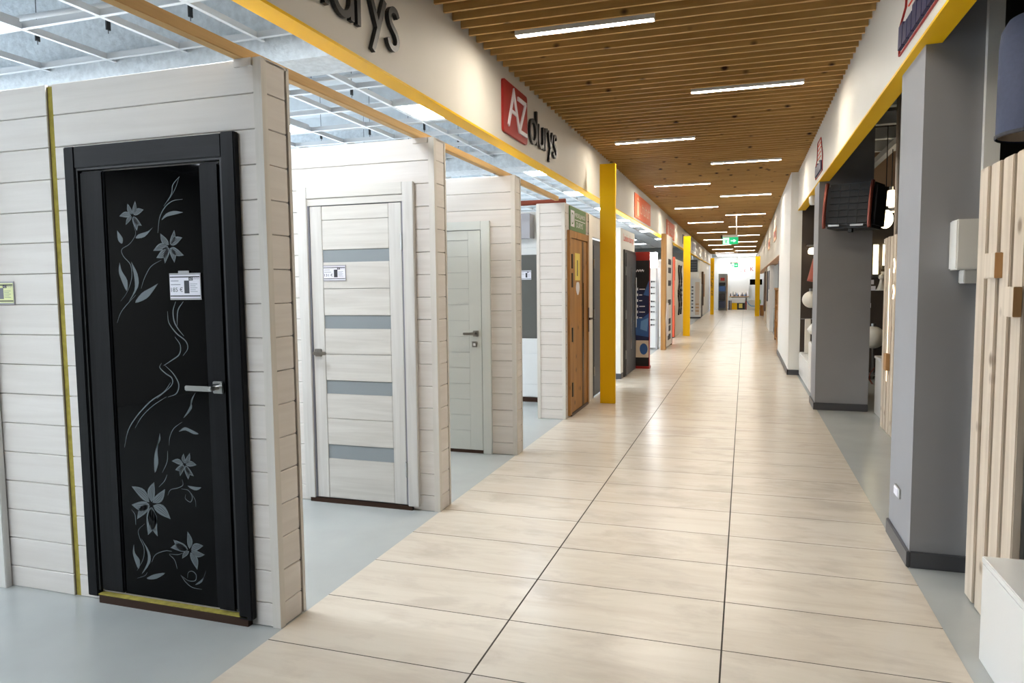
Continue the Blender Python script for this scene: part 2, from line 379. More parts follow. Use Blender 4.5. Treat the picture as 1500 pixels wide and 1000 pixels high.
B('batten','plankx',w2,-2.01,-1.91,4.163,4.174,2.372,2.404)
w3 = partition('white plank partition wall carrying the plain white door',5.809,-5.2,-1.862,[(-5.2,-1.90)],th=.172)
# corner booth wall with the oak door
t = thing('partition_wall',(-1.858,7.55,0),'white plank corner wall carrying the oak door and the green sign','partition wall'); w4=t
z4 = [0]+[.105+.1435*k for k in range(16)]+[2.36]
B('core','core',t,-2.168,-1.872,7.566,9.02,0,2.35)
clad(t,'x',-2.14,-1.894,7.552,z4); clad(t,'y',7.585,8.76,-1.858,z4)
MB().box(-2.175,-2.14,7.546,7.58,0,2.36).build('corner_trim','plankz',t)
MB().box(-1.893,-1.855,7.546,7.583,0,2.36).build('corner_trim','plankz',t)
B('edge_board','plankz',t,-1.9,-1.852,8.79,9.0,0,2.36)
B('top_board','plankx',t,-2.17,-1.86,7.56,9.5,2.35,2.364)
B('end_board','plankz',t,-1.9,-1.86,9.0,9.75,2.09,2.36)
nm = MB()
for z in z4[1:-1]: nm.box(-1.872,-1.856,8.762,8.774,z-.008,z+.008)
for z in z4[1:-1]: nm.box(-1.872,-1.855,7.584,7.594,z-.008,z+.008)
nm.build('plank_clip','ink',t)['kind']='stuff'
# timber ties along the tops of the partitions
for a,b,l in ((-1.2,2.70,'pine timber tie lying on the black-door wall, running from outside the frame'),(2.70,4.35,'pine timber tie between the black-door wall and the glass-strip-door wall'),(4.35,5.97,'pine timber tie between the glass-strip-door wall and the white-door wall'),(5.97,7.72,'pine timber tie between the white-door wall and the oak-door wall')):
    o = MB().box(-2.012,-1.965,a+.002,b,2.406,2.452).build('timber_tie','timber',None,.003,at=(-1.99,a,2.406)); tag(o,l,'timber beam')
# ------------------------------------------------------------------ display doors
def handle(t, x, y, z, d, m='metal', rose=.052, L=.13):
    # square rose with a flat lever on a face looking along -Y; d = direction of the lever along X
    h = MB().box(x-rose/2,x+rose/2,y-.012,y,z-rose/2,z+rose/2).build('handle_rose',m,t,.003)
    MB().tube([(x,y-.01,z),(x,y-.05,z)],.010,10).build('neck',m,h)
    a,b = (x-.012, x+L*d) if d>0 else (x+L*d, x+.012)
    MB().box(min(a,b),max(a,b),y-.062,y-.048,z-.011,z+.011).build('lever',m,h,.004)
def price_tag(x0,x1,y,z0,z1,price,label,paper='paper',pic='ink',clip=True):
    t = thing('price_tag',((x0+x1)/2,y,z0),label,'price tag'); h=z1-z0; w=x1-x0
    B('sleeve','sleeve',t,x0,x1,y-.003,y,z0,z1)
    B('card',paper,t,x0+.003,x1-.003,y-.0045,y-.003,z0+.008,z1-.008)
    c = MB().box(x0+.004,x1-.004,y-.005,y-.0045,z1-.019,z1-.014).box(x0+.004,x1-.004,y-.005,y-.0045,z0+.014,z0+.019); c=None
    for zr in (z1-.019,z0+.014): B('rule','ink',t,x0+.004,x1-.004,y-.005,y-.0045,zr,zr+.005)
    px = x0+w*.48
    B('door_picture',pic,t,px,px+w*.16,y-.005,y-.0045,z0+h*.24,z0+h*.72)
    B('logo_square','ink',t,px+w*.15,px+w*.28,y-.005,y-.0045,z0+h*.72,z0+h*.85)
    text('logo_text','durys',t,'greyprint',(px+w*.30,y,z0+h*.735),*UY,height=h*.10,width=w*.18,depth=.005)
    text('logo_letters','AZ',t,'paper',(px+w*.17,y,z0+h*.745),*UY,height=h*.08,width=w*.09,depth=.0053)
    if price: text('price',price,t,'ink',(x0+w*.05,y,z0+h*.30),*UY,height=h*.17,width=w*.38,depth=.005)
    p = MB()
    for k in range(5): p.box(px+w*.19,px+w*(.36 if k%2 else .42),y-.005,y-.0045,z0+h*(.30+.07*k),z0+h*(.30+.07*k)+.0018)
    pass; p.box(x0+w*.05,x0+w*.30,y-.005,y-.0045,z0+h*.70,z0+h*.725).box(x0+w*.05,x0+w*.36,y-.005,y-.0045,z0+h*.56,z0+h*.585); p.build('small_print','greyprint',t)['kind']='stuff'
    if clip: B('hanger_tab','sleeve',t,x0+w*.3,x0+w*.64,y-.004,y-.002,z1,z1+.01)
    return t
# black door with etched lilies
yf = 2.511
d = thing('interior_door',(-2.47,yf-.02,0),'black wooden door with a black glass panel etched with grey lilies','door')
B('casing','blackwood',d,-2.932,-2.872,yf-.034,yf,.03,2.108,.004)
B('casing','blackwood',d,-2.074,-2.006,yf-.034,yf,.03,2.112,.004)
B('head_casing','blackwoodx',d,-2.872,-2.074,yf-.032,yf,2.012,2.108,.003)
MB().box(-2.872,-2.862,yf-.026,yf,.06,2.012).box(-2.086,-2.074,yf-.026,yf,.06,2.012).box(-2.862,-2.086,yf-.026,yf,2.002,2.012).build('frame_rebate','black',d)
B('threshold','darkmetal',d,-2.868,-2.03,yf-.03,yf,.0,.04)
B('threshold_strip','foam',d,-2.868,-2.03,yf-.034,yf-.004,.040,.045)
leaf = B('stile','blackwood',d,-2.858,-2.724,yf-.022,yf,.058,1.997,.007)
B('stile','blackwood',d,-2.203,-2.093,yf-.024,yf,.052,1.997,.011)
gl = B('glass_panel','blackglass',d,-2.726,-2.2,yf-.011,yf,.056,1.994)
fn = FY(yf-.0112)
STROKES=[(4,[(151,1946),(115,1914),(104,1874),(61,1826)]),(2,[(151,1946),(124,1893),(84,1845)]),(4,[(163,1850),(111,1846),(67,1821),(35,1776),(22,1712)]),(3,[(-110,1748),(-102,1710),(-138,1669),(-184,1646),(-177,1615),(-139,1576),(-136,1520),(-165,1458),(-204,1416)]),(3,[(-117,1443),(-178,1395),(-212,1359),(-233,1317)]),(3,[(33,1594),(-25,1567),(-63,1519),(-86,1471)]),(6,[(101,1412),(85,1373),(88,1327),(107,1294),(137,1262)]),(5,[(142,1412),(111,1373),(103,1307)]),(5,[(54,1370),(59,1320),(97,1274),(144,1242),(155,1209),(128,1176)]),(5,[(88,1258),(115,1222),(108,1182),(66,1155),(19,1130)]),(5,[(7,1140),(-3,1120),(29,1094),(61,1075),(55,1041),(-28,981)]),(5,[(27,1130),(70,1095),(97,1049),(82,1008),(35,990)]),(5,[(52,1055),(12,1011),(-67,965),(-150,893),(-201,828),(-229,747)]),(3,[(26,991),(-53,947),(-118,895),(-161,840)]),(3,[(106,881),(59,851),(34,810),(28,772)]),(3,[(18,747),(12,697),(-18,645)]),(3,[(9,638),(-8,608),(-41,578)]),(3,[(7,544),(24,570),(63,581),(94,597),(91,622)]),(3,[(85,579),(123,575),(143,546),(131,523),(105,536),(107,555)]),(2,[(137,564),(158,535),(160,504)]),(3,[(-206,459),(-187,435),(-186,390)]),(3,[(-134,399),(-172,366),(-166,328),(-145,285),(-152,233),(-192,173)]),(2,[(-194,136),(-149,153),(-132,171)]),(3,[(-104,222),(-80,260),(-24,284),(15,286)]),(3,[(-1,269),(28,247),(41,207)]),(2,[(-1,272),(45,274),(76,284)]),(3,[(96,172),(102,198),(125,206),(145,191),(138,165),(100,160),(63,178)]),(3,[(59,181),(84,152),(121,131),(173,129)])]
LEAVES=[[(163,1795),(113,1803),(70,1792),(45,1766),(74,1780),(125,1788)],[(-134,1590),(-102,1534),(-103,1478),(-159,1414),(-124,1464),(-121,1520)],[(-6,1736),(-33,1721),(-86,1709),(-101,1692),(-52,1698)],[(-205,1730),(-176,1695),(-182,1671),(-203,1689)],[(-201,1588),(-190,1549),(-162,1507),(-169,1461),(-197,1514),(-208,1549)],[(9,1492),(-31,1474),(-85,1450),(-123,1408),(-60,1426),(-23,1457)],[(185,1015),(160,981),(162,944),(115,900),(147,944)],[(85,837),(116,858),(145,853),(192,834),(166,831),(123,845)],[(-21,825),(-20,794),(-46,756),(-60,705),(-60,642),(-38,687),(-39,743)],[(120,596),(168,594),(194,594),(168,579),(138,584)],[(-158,329),(-114,269),(-114,218),(-165,160),(-130,216),(-126,268)],[(-203,295),(-199,254),(-173,224),(-183,181),(-205,227),(-211,259)],[(-138,144),(-93,166),(-30,180),(-79,148),(-126,139)],[(200,219),(184,183),(137,146),(175,163)]]
FLOWERS=[((-114,1793),[(-189,1792),(-138,1845),(-96,1855),(-51,1815),(-65,1746),(-94,1725),(-154,1753)]),((83,1653),[(-8,1635),(35,1709),(111,1721),(153,1688),(157,1611),(104,1581),(53,1579),(7,1604)]),((109,691),[(39,702),(106,740),(140,745),(174,693),(156,642),(125,625),(81,637),(56,663)]),((-90,495),[(-198,568),(-67,598),(-7,571),(16,435),(-63,348),(-117,349),(-176,417),(-204,482)]),((115,300),[(8,302),(26,341),(108,387),(191,330),(197,290),(152,217),(71,258)])]
mb = MB(); X0=-2.46
def smooth(P,n=4):
    P=[Vector(p) for p in P]; Q=[P[0]-(P[1]-P[0])]+P+[P[-1]+(P[-1]-P[-2])]; out=[]
    for i in range(1,len(Q)-2):
        for k in range(n):
            t=k/n; a,b,c,e=Q[i-1],Q[i],Q[i+1],Q[i+2]
            out.append(.5*((2*b)+(c-a)*t+(2*a-5*b+4*c-e)*t*t+(3*b-a-3*c+e)*t**3))
    return out+[P[-1]]
conv = lambda P: [(X0+p[0]/1000,p[1]/1000) for p in P]
for w,P in STROKES: mb.ribbon([tuple(p) for p in smooth(conv(P))], w/1000, 0, .0008, fn, True)
mb.build('etched_stem','etch',gl)
for P in LEAVES:
    Q=conv(P); n=len(Q); Q=[tuple(p) for p in smooth(Q+[Q[0]],3)[:-1]]
    MB().prism(Q,0,.0008,fn).build('etched_leaf','etch',gl)
for c,T in FLOWERS:
    c=Vector(conv([c])[0]); mb=MB(); mk=MB()
    for k,tp in enumerate(T):
        tp=Vector(conv([tp])[0]); dv=tp-c; L=dv.length; u=dv/L; nn=Vector((-u.y,u.x)); wd=L*.20*(1 if k%2 else .85); cv=L*.08*(1 if k%2 else -1)
        pts=[]
        for s_,sg in ((0,1),(1,-1)):
            for q in range(1,7):
                f=(q/7 if sg>0 else 1-q/7); pts.append(tuple(c+u*(L*(.1+.9*f))+nn*(sg*wd*math.sin(math.pi*f**.8)+cv*math.sin(math.pi*f))))
            pts.append(tuple(tp) if sg>0 else tuple(c+u*L*.1))
        mb.prism(pts,0,.0008,fn)
        for off in (-.45,0,.45):
            vein=[tuple(c+u*(L*f)+nn*(off*wd*math.sin(math.pi*f**.8)+cv*math.sin(math.pi*f))) for f in (.18,.35,.5,.65,.82)]
            mk.ribbon(vein,.0022,.0008,.0012,fn,True)
    mb.build('etched_flower','etch',gl); mk.build('petal_vein','black',gl)
handle(d,-2.136,yf-.024,1.045,-1,'metal')
price_tag(-2.382,-2.216,yf-.014,1.42,1.535,'185 €','white price tag reading 185 euro on the black glass door')
price_tag(-3.50,-3.318,2.503,1.402,1.512,None,'pale yellow tag in a plastic sleeve left of the foam seam','paleyel','greyprint',False)
# pale door at the far end of the black-door wall
d = thing('interior_door',(-3.95,2.49,0),'cream door casing left of the yellow foam seam','door')
B('casing','lacq',d,-3.53,-3.452,2.468,2.5,.0,2.1,.003); B('casing','lacq',d,-4.45,-4.372,2.468,2.5,0,2.1,.003); B('head_casing','lacqx',d,-4.372,-3.53,2.47,2.5,2.02,2.1,.003)
B('door_leaf','lacq',d,-4.37,-3.532,2.476,2.5,.03,2.018); B('threshold','darkmetal',d,-4.37,-3.532,2.474,2.5,0,.03)
# pale door with four glass strips
yf = 4.174
d = thing('interior_door',(-2.44,yf-.02,0),'pale veneer door with four horizontal frosted glass strips','door')
B('casing','lacq',d,-2.868,-2.792,yf-.03,yf,.03,2.135,.003); B('casing','lacq',d,-2.084,-2.008,yf-.03,yf,.03,2.135,.003)
B('head_casing','lacqx',d,-2.792,-2.084,yf-.028,yf,2.06,2.135,.003); B('frame_head','lacqx',d,-2.792,-2.084,yf-.02,yf,2.014,2.058)
MB().box(-2.792,-2.78,yf-.017,yf,.034,2.014).box(-2.096,-2.084,yf-.017,yf,.034,2.014).box(-2.78,-2.096,yf-.002,yf,.03,2.014).build('frame_rebate','greyprint',d)
B('stile','lacq',d,-2.777,-2.687,yf-.016,yf-.001,.036,2.008,.0025); B('stile','lacq',d,-2.19,-2.099,yf-.016,yf-.001,.036,2.008,.0025)
zz = [.036,.309,.405,.585,.754,.844,1.023,1.196,1.283,1.461,1.638,1.719,1.915,2.008]
for a,b in zip(zz[:-1],zz[1:]):
    if b-a<.1 and a<1.8: B('glass_strip','frost',d,-2.687,-2.19,yf-.009,yf-.001,a,b)
    else: B('panel_board','lacqx',d,-2.686,-2.191,yf-.0145,yf-.001,a+.001,b-.001,.0025)
B('threshold','darkmetal',d,-2.835,-2.06,yf-.02,yf,0,.03)
for z in (.272,1.76): MB().tube([(-2.094,yf-.022,z-.05),(-2.094,yf-.022,z+.05)],.009,10).build('hinge','metal',d)
handle(d,-2.738,yf-.016,1.032,1,'metal',L=.09)
price_tag(-2.682,-2.512,yf-.0155,1.512,1.618,'131 €','white price tag reading 131 euro on the glass-strip door',clip=False)
# plain white door
yf = 5.809
d = thing('interior_door',(-2.52,yf-.02,0),'plain white panelled door with a square steel handle','door')
B('casing','whitedoor',d,-2.166,-2.086,yf-.026,yf,0,2.028,.003); B('casing','whitedoor',d,-2.955,-2.875,yf-.026,yf,0,2.028,.003); B('head_casing','whitedoor',d,-2.875,-2.166,yf-.024,yf,1.955,2.028,.003)
B('frame_rebate','greyprint',d,-2.875,-2.166,yf-.004,yf,.03,1.955)
B('stile','whitedoor',d,-2.285,-2.172,yf-.02,yf-.004,.03,1.95,.002); B('stile','whitedoor',d,-2.87,-2.757,yf-.02,yf-.004,.03,1.95,.002)
B('rail','whitedoor',d,-2.757,-2.285,yf-.02,yf-.004,1.87,1.95,.002); B('rail','whitedoor',d,-2.757,-2.285,yf-.02,yf-.004,.03,.2,.002)
k=0; z=.2
while z<1.86:
    zb=min(z+.139,1.87); B('panel_board','whitedoor',d,-2.756,-2.286,yf-.0165,yf-.004,z+.0008,zb-.0008,.0015); z=zb
B('threshold','darkmetal',d,-2.87,-2.17,yf-.016,yf,0,.03)
handle(d,-2.222,yf-.02,1.06,-1,'metal',L=.10)
kp = MB().box(-2.258,-2.212,yf-.03,yf-.02,.94,.99).build('key_rose','metal',d,.003); MB().box(-2.246,-2.224,yf-.034,yf-.03,.953,.977).build('key_cap','gloss',kp)
price_tag(-2.665,-2.497,yf-.0175,1.50,1.61,None,'small tag in a plastic sleeve on the plain white door, half hidden by the wall',clip=False)
# recess door behind the white-door wall
yf = 8.64
t = struct(B('wall_recess','white',None,-4.2,-2.175,8.66,8.75,0,2.4)); t['label']='white back wall of the recess'
d = thing('interior_door',(-2.6,yf,0),'white door with a tall grey glass pane at the back of the recess','door')
B('casing','gloss',d,-2.28,-2.2,yf-.02,yf+.018,0,2.06); B('casing','gloss',d,-3.08,-3.0,yf-.02,yf+.018,0,2.06); B('head_casing','gloss',d,-3.0,-2.28,yf-.02,yf+.018,1.95,2.06)
lf_ = B('door_leaf','gloss',d,-3.0,-2.28,yf-.004,yf+.018,.06,1.95)
B('glass_pane','greyglass',d,-2.93,-2.34,yf-.012,yf,.81,1.863)
for a,b in ((.07,.225),(.235,.62),(.635,.79)): B('lower_panel','gloss',d,-2.93,-2.34,yf-.014,yf,a,b,.004)
B('threshold','darkmetal',d,-3.0,-2.28,yf-.02,yf+.018,0,.055)
price_tag(-2.70,-2.555,yf-.016,1.55,1.67,None,'white tag on the grey glass pane of the recess door',clip=False)
o = MB().tube([(-4.0,8.02,2.428),(-1.95,7.97,2.428)],.03,12).build('rust_pipe','rust',None,smooth=True,at=(-3,8,2.4)); tag(o,'rust red pipe lying above the recess behind the oak-door wall','pipe')
o = B('duct_box','sleeve',None,-3.2,-2.52,8.45,8.64,2.06,2.36); tag(o,'grey metal duct box in the recess under the rust pipe','duct')
# oak door on the corridor face
x = -1.858
d = thing('interior_door',(x,8.18,0),'oak veneer door with black hinges under the green sign','door')
B('casing','oak',d,x,x+.03,7.66,7.74,.02,2.08,.003); B('casing','oak',d,x,x+.03,8.60,8.68,0,2.08,.003); B('head_casing','oak',d,x,x+.028,7.74,8.60,2.0,2.08,.003)
B('door_leaf','oak',d,x,x+.016,7.775,8.595,.03,1.995,.002); B('frame_rebate','oakdark',d,x,x+.012,7.74,7.775,.03,2.0)
B('glass_strip','oakdark',d,x+.016,x+.018,8.33,8.42,.03,1.99); B('glass_line','blackglass',d,x+.018,x+.02,8.37,8.40,.45,1.5)
for z in (.30,.92,1.53,1.74): B('hinge','black',d,x+.012,x+.034,7.76,7.80,z-.08,z+.08)
hb=B('handle_plate','darkmetal',d,x+.03,x+.037,8.615,8.655,.9,1.2,.002); MB().box(x+.07,x+.085,8.47,8.65,1.055,1.075).box(x+.03,x+.085,8.63,8.65,1.055,1.075).build('lever','darkmetal',hb)
B('threshold','darkmetal',d,x,x+.03,7.74,8.62,0,.03)
nt = B('paper_notice','yelpaper',None,x+.0165,x+.018,7.965,8.22,1.53,1.84); tag(nt,'narrow yellow paper notice on the oak door','notice'); B('print','ink',nt,x+.018,x+.0185,8.06,8.1,1.58,1.76)
nt = MB().prism([(8.0+.09*math.cos(a),1.445+.075*math.sin(a)*(1+.15*math.sin(3*a))) for a in [i*math.pi/8 for i in range(16)]],0,.003,FX(x+.0165)).build('paper_sticker','paper',None); nt.location.y += .1; tag(nt,'round white sticker below the yellow notice on the oak door','sticker')
# green sign
s = thing('shop_sign',(x,8.16,2.09),'green sign with white lettering above the oak door','sign')
B('panel','green',s,x+.001,x+.012,7.745,8.58,2.086,2.352)
B('logo_square','paper',s,x+.012,x+.0135,7.79,7.96,2.13,2.31)
text('logo_letter','D',s,'green',(x,7.83,2.155),*UX,height=.13,width=.09,depth=.0142)
text('lettering','MEDELJAROS',s,'paper',(x,7.99,2.235),*UX,height=.06,width=.54,depth=.0135)
text('lettering','DURYS',s,'paper',(x,8.06,2.135),*UX,height=.06,width=.34,depth=.0135)
B('rule','paper',s,x+.012,x+.0135,7.99,8.53,2.212,2.22)
# dark door behind the first yellow column
d = thing('entrance_door',(x,9.45,0),'anthracite door partly hidden behind the first yellow column','door')
B('frame','black',d,x-.04,x-.01,9.03,9.14,.0,2.06); B('frame','black',d,x-.04,x-.01,9.86,9.95,0,2.06); B('frame_head','black',d,x-.04,x-.01,9.14,9.86,1.99,2.06)
B('door_leaf','anthra',d,x-.03,x-.005,9.14,9.86,.02,1.99,.003)
for z in (.35,1.1,1.75): MB().tube([(x-.002,9.13,z-.06),(x-.002,9.13,z+.06)],.011,10).build('hinge','metal',d)
# ------------------------------------------------------------------ yellow columns
def ycol(x0,x1,y0,dep,h,label):
    t = thing('yellow_column',((x0+x1)/2,y0+dep/2,0),label,'column')
    B('shaft','yellow',t,x0,x1,y0,y0+dep,0,2.55,.004); B('sleeve','yellow',t,x0-.002,x1+.002,y0-.002,y0+dep+.002,2.55,h,.004)
    return t
ycol(-1.703,-1.515,8.726,.06,2.945,'yellow column standing in front of the anthracite door')
ycol(-1.685,-1.49,21.05,.06,2.86,'yellow column beside the orange panel and iron tracery')
c3 = ycol(-1.625,-1.45,36.7,.06,2.79,'yellow column with the word TUALETAS down its face')
for i,ch in enumerate('TUALETAS'): text('letter',ch,c3,'ink',(-1.585,36.698,2.0-.15*i),*UY,height=.12,width=.085,depth=.003)
ycol(.455,.66,34.83,.06,2.76,'yellow column in front of the black television')
# ------------------------------------------------------------------ AZ durys signs
def azsign(dy,label):
    x=-1.87; t = thing('shop_sign',(x,6.3+dy,2.7),label,'sign'); fn=lambda o:(lambda u,v,w:(x+o+w,u+dy,v))
    r=.03; P=[(5.5,2.71),(6.155,2.71),(6.155,3.125),(5.5,3.125)]; Q=[]
    for (px,pz),a0 in zip(P,(180,270,0,90)):
        cx=px+(r if px<5.8 else -r); cz=pz+(r if pz<2.9 else -r)
        for k in range(5): a=math.radians(a0+k*22.5); Q.append((cx+r*math.cos(a),cz+r*math.sin(a)))
    MB().prism(Q,0,.02,fn(.001)).build('red_panel','red',t)
    w=.032
    MB().ribbon([(5.605,2.772),(5.749,3.07),(5.899,2.775)],w,0,.012,fn(.021)).ribbon([(5.675,2.905),(5.835,2.9)],.026,0,.0115,fn(.021)).build('letter_a','paper',t)
    MB().ribbon([(5.86,3.045),(6.094,3.045)],w,0,.012,fn(.021)).ribbon([(6.088,3.05),(5.905,2.78)],w,0,.0115,fn(.021)).ribbon([(5.895,2.782),(6.115,2.782)],w,0,.012,fn(.021)).build('letter_z','paper',t)
    w=.034; o=.004; dp=.024
    arc=lambda cx,cz,rx,rz,a0,a1,n=14:[(cx+rx*math.cos(math.radians(a0+(a1-a0)*k/n)),cz+rz*math.sin(math.radians(a0+(a1-a0)*k/n))) for k in range(n+1)]
    MB().ribbon([(6.45,3.07),(6.45,2.766)],w,0,dp,fn(o)).ribbon(arc(6.337,2.868,.098,.098,0,360,22),w,0,dp-.001,fn(o)).build('letter_d','black',t)
    MB().ribbon([(6.515,2.972)]+arc(6.597,2.86,.082,.085,180,360),w,0,dp,fn(o)).ribbon([(6.68,2.972),(6.68,2.766)],w,0,dp-.001,fn(o)).build('letter_u','black',t)
    MB().ribbon([(6.742,2.978),(6.742,2.766)],w,0,dp,fn(o)).ribbon([(6.742,2.9)]+arc(6.81,2.9,.06,.075,170,75,6),w,0,dp-.001,fn(o)).build('letter_r','black',t)
    MB().ribbon([(6.86,2.98),(6.945,2.82)],w,0,dp,fn(o)).ribbon([(7.022,2.985),(6.885,2.692)],w,0,dp-.001,fn(o)).build('letter_y','black',t)
    P=[(7.172,2.945),(7.15,2.972),(7.11,2.975),(7.075,2.945),(7.08,2.905),(7.11,2.878),(7.145,2.855),(7.165,2.82),(7.15,2.782),(7.11,2.767),(7.07,2.78),(7.052,2.81)]
    MB().ribbon([tuple(p) for p in smooth(P,3)],w*.92,0,dp,fn(o)).build('letter_s','black',t)
azsign(0,'red AZ square and black durys lettering on the bulkhead above the white-door wall')
azsign(-3.5,'black durys lettering on the bulkhead above the glass-strip-door wall')
def osign(y0,y1,z0,z1,label):
    x=-1.87; t=thing('shop_sign',(x,(y0+y1)/2,z0),label,'sign'); B('panel','orange',t,x+.001,x+.012,y0,y1,z0,z1); L=y1-y0; H=z1-z0
    B('icon_bar','peach',t,x+.012,x+.015,y0+.12*L,y0+.24*L,z0+.12*H,z0+.72*H)
    MB().prism([(y0+.12*L,z0+.78*H),(y0+.24*L,z0+.78*H),(y0+.18*L,z0+.92*H)],0,.003,FX(x+.012)).build('icon_peak','peach',t)
    B('border','peach',t,x+.012,x+.014,y0+.06*L,y0+.3*L,z0+.06*H,z0+.085*H)
    for k in range(6):
        a=y0+(.32+.105*k)*L; MB().box(x+.012,x+.015,a,a+.02*L,z0+.28*H,z0+(.72 if k%2 else .62)*H).box(x+.012,x+.015,a,a+.07*L,z0+(.58 if k%2 else .28)*H,z0+(.64 if k%2 else .34)*H).build('letter_stroke','peach',t)
osign(12.71,14.9,2.67,3.1,'orange sign with a pale house icon on the bulkhead past the first yellow column')
osign(18.1,20.17,2.68,3.1,'orange sign on the bulkhead just before the second yellow column')
for a,b,m_,l in ((22.8,24.3,'anthra','dark grey sign on the bulkhead past the second yellow column'),(27,29,'greyprint','mid grey sign on the bulkhead well past the second yellow column')):
    t=thing('shop_sign',(-1.87,(a+b)/2,2.75),l,'sign'); B('panel',m_,t,-1.869,-1.858,a,b,2.75,3.05); B('frame','white',t,-1.87,-1.862,a-.2,b+.2,2.7,3.1)
# navy logos on the opposite bulkhead
def nsign(y0,label,k=1):
    x=.787; t=thing('shop_sign',(x,y0,2.69),label,'sign'); fn=FXn(x-.001)
    # jagged run of bold letters, drawn from far (high Y) to near
    n=9; L=.98*k; pts=[]; top=[]
    for i in range(n+1):
        y=y0-L*i/n; pts.append((y,2.715)); top.append((y,2.80+.018*(i%2)))
    for i in range(n):
        a=y0-L*(i+.04)/n; b=y0-L*(i+.93)/n; zt=2.808 if i%3 else 2.83
        MB().prism([(a,2.712),(b,2.712),(b-.012,zt),(a-.012,zt)],0,.018,fn).build('letter_block','navy',t)
    MB().ribbon([(y0+.02,2.69),(y0-L-.05,2.69),(y0-L-.05,2.86)],.006,0,.01,fn).ribbon([(y0+.02,2.69),(y0+.02,2.84),(y0-.12,2.9),(y0-.16,3.08),(y0-.75*k,3.08),(y0-L-.05,2.86)],.006,0,.01,fn).build('outline','red',t)
    for q in range(4): B('roof_line','redtxt',t,x-.008,x-.001,y0-.75*k,y0-.18,2.88+.05*q,2.885+.05*q)
nsign(4.42,'navy lettering in a thin red outline on the bulkhead above the near grey pillar')
nsign(9.24,'navy lettering in a thin red outline on the bulkhead above the heater pillar',.7)
for a,b in ((17.5,19),(22,23.5)):
    t=thing('shop_sign',(.68,(a+b)/2,2.5),('first' if a<20 else 'second')+' small reddish sign on the header past the white pillar','sign','small signs on the header'); B('panel','peach',t,.668,.679,a,b,2.5,2.8); B('print','red',t,.664,.668,a+.3,b-.3,2.58,2.72)
# ------------------------------------------------------------------ exit signs
def exitsign(x0,x1,y,z0,z1,top,label):
    t=thing('exit_sign',((x0+x1)/2,y,z0),label,'exit sign'); W=x1-x0; H=z1-z0
    B('housing','white',t,x0,x1,y,y+.05,z1,z1+.06); B('panel','exitg',t,x0,x1,y+.015,y+.03,z0,z1)
    B('white_field','exitw',t,x0+.04*W,x0+.42*W,y+.012,y+.015,z0+.06*H,z1-.06*H)
    c=x0+.68*W; zc=(z0+z1)/2
    MB().prism([(c-.16*W,zc-.07*H),(c+.02*W,zc-.07*H),(c+.02*W,zc-.24*H),(c+.2*W,zc),(c+.02*W,zc+.24*H),(c+.02*W,zc+.07*H),(c-.16*W,zc+.07*H)],0,.003,FY(y+.015)).build('arrow','exitw',t)
    a=x0+.23*W; MB().ribbon([(a-.02,zc-.3*H),(a,zc),(a+.02,zc+.12*H)],.02,0,.002,FY(y+.012)).ribbon([(a+.02,zc-.3*H),(a,zc-.05*H)],.018,0,.002,FY(y+.012)).ribbon([(a-.04,zc+.1*H),(a+.05,zc+.08*H)],.014,0,.0025,FY(y+.012)).build('running_figure','exitg',t)
    MB().tube([(x1-.05,y+.025,z1+.05),(x1-.05,y+.025,top)],.014,8).build('rod','white',t); B('lamp_end','black',t,x0-.04,x0,y,y+.05,z1-.03,z1+.05)
exitsign(-.55,-.17,18.8,2.475,2.65,3.23,'green exit sign with an arrow hanging on a white rod below the strip lights')
exitsign(-.65,-.33,37,2.32,2.52,3.23,'green exit sign with an arrow hanging in front of the red lettering')
# ------------------------------------------------------------------ left side beyond the first yellow column
x=-1.84
t = thing('display_wall',(x,11.8,0),'white display wall lettered Lauko durys','display wall'); lw=t
B('body','white',t,-2.7,x,11.1,12.56,0,2.36); MB().box(x,x+.012,11.09,11.3,0,.085).box(-2.7,x+.012,11.088,11.1,0,.085).build('skirting','darkgrey',t)
text('lettering','Lauko durys',t,'redtxt',(x,11.36,2.14),*UX,height=.15,width=1.05,depth=.004)
d = thing('entrance_door',(x,11.95,0),'anthracite front door with a steel strip on the Lauko durys wall','door')
B('frame','black',d,x,x+.02,11.36,11.47,0,2.04); B('frame_head','black',d,x,x+.02,11.47,12.55,1.99,2.04); B('door_leaf','anthra',d,x,x+.03,11.47,12.55,.01,1.99,.003)
B('glass_strip','metal',d,x+.03,x+.033,11.95,12.05,.4,1.75); MB().tube([(x+.07,12.25,.75),(x+.07,12.25,1.6)],.016,8).build('pull_bar','metal',d)
MB().box(x+.02,x+.075,12.24,12.26,.85,.87).box(x+.02,x+.075,12.24,12.26,1.48,1.5).build('pull_mount','metal',d)
for z in (.35,1.0,1.7): MB().tube([(x+.026,11.47,z-.07),(x+.026,11.47,z+.07)],.012,8).build('hinge','metal',d)
t = thing('poster_stand',(-1.7,12.75,0),'navy poster stand with a red header and red base','poster stand'); yb=12.6
B('body','black2',t,-2.1,-1.59,yb,yb+.09,.04,1.9); B('header','red',t,-2.1,-1.585,yb-.01,yb+.1,1.9,2.05); B('base','red',t,-2.1,-1.58,yb-.015,yb+.2,0,.045); B('edge','red',t,-1.59,-1.58,yb-.006,yb+.09,.045,1.9)
f=FY(yb); B('poster_sheet','blue1',t,-2.1,-1.592,yb-.003,yb,.5,1.4)
MB().prism([(-1.592,1.55),(-1.592,1.28),(-1.69,1.3)],.003,.005,f).build('facet','blue2',t); MB().prism([(-1.592,.98),(-1.592,.56),(-1.85,.6),(-1.83,.9),(-1.72,.88)],.003,.005,f).build('facet','blue2',t)
MB().prism([(-1.6,.9),(-1.62,.66),(-1.74,.7),(-1.73,.84)],.005,.006,f).build('facet','blue3',t)
B('picture','beige',t,-2.1,-1.592,yb-.004,yb,.2,.5)
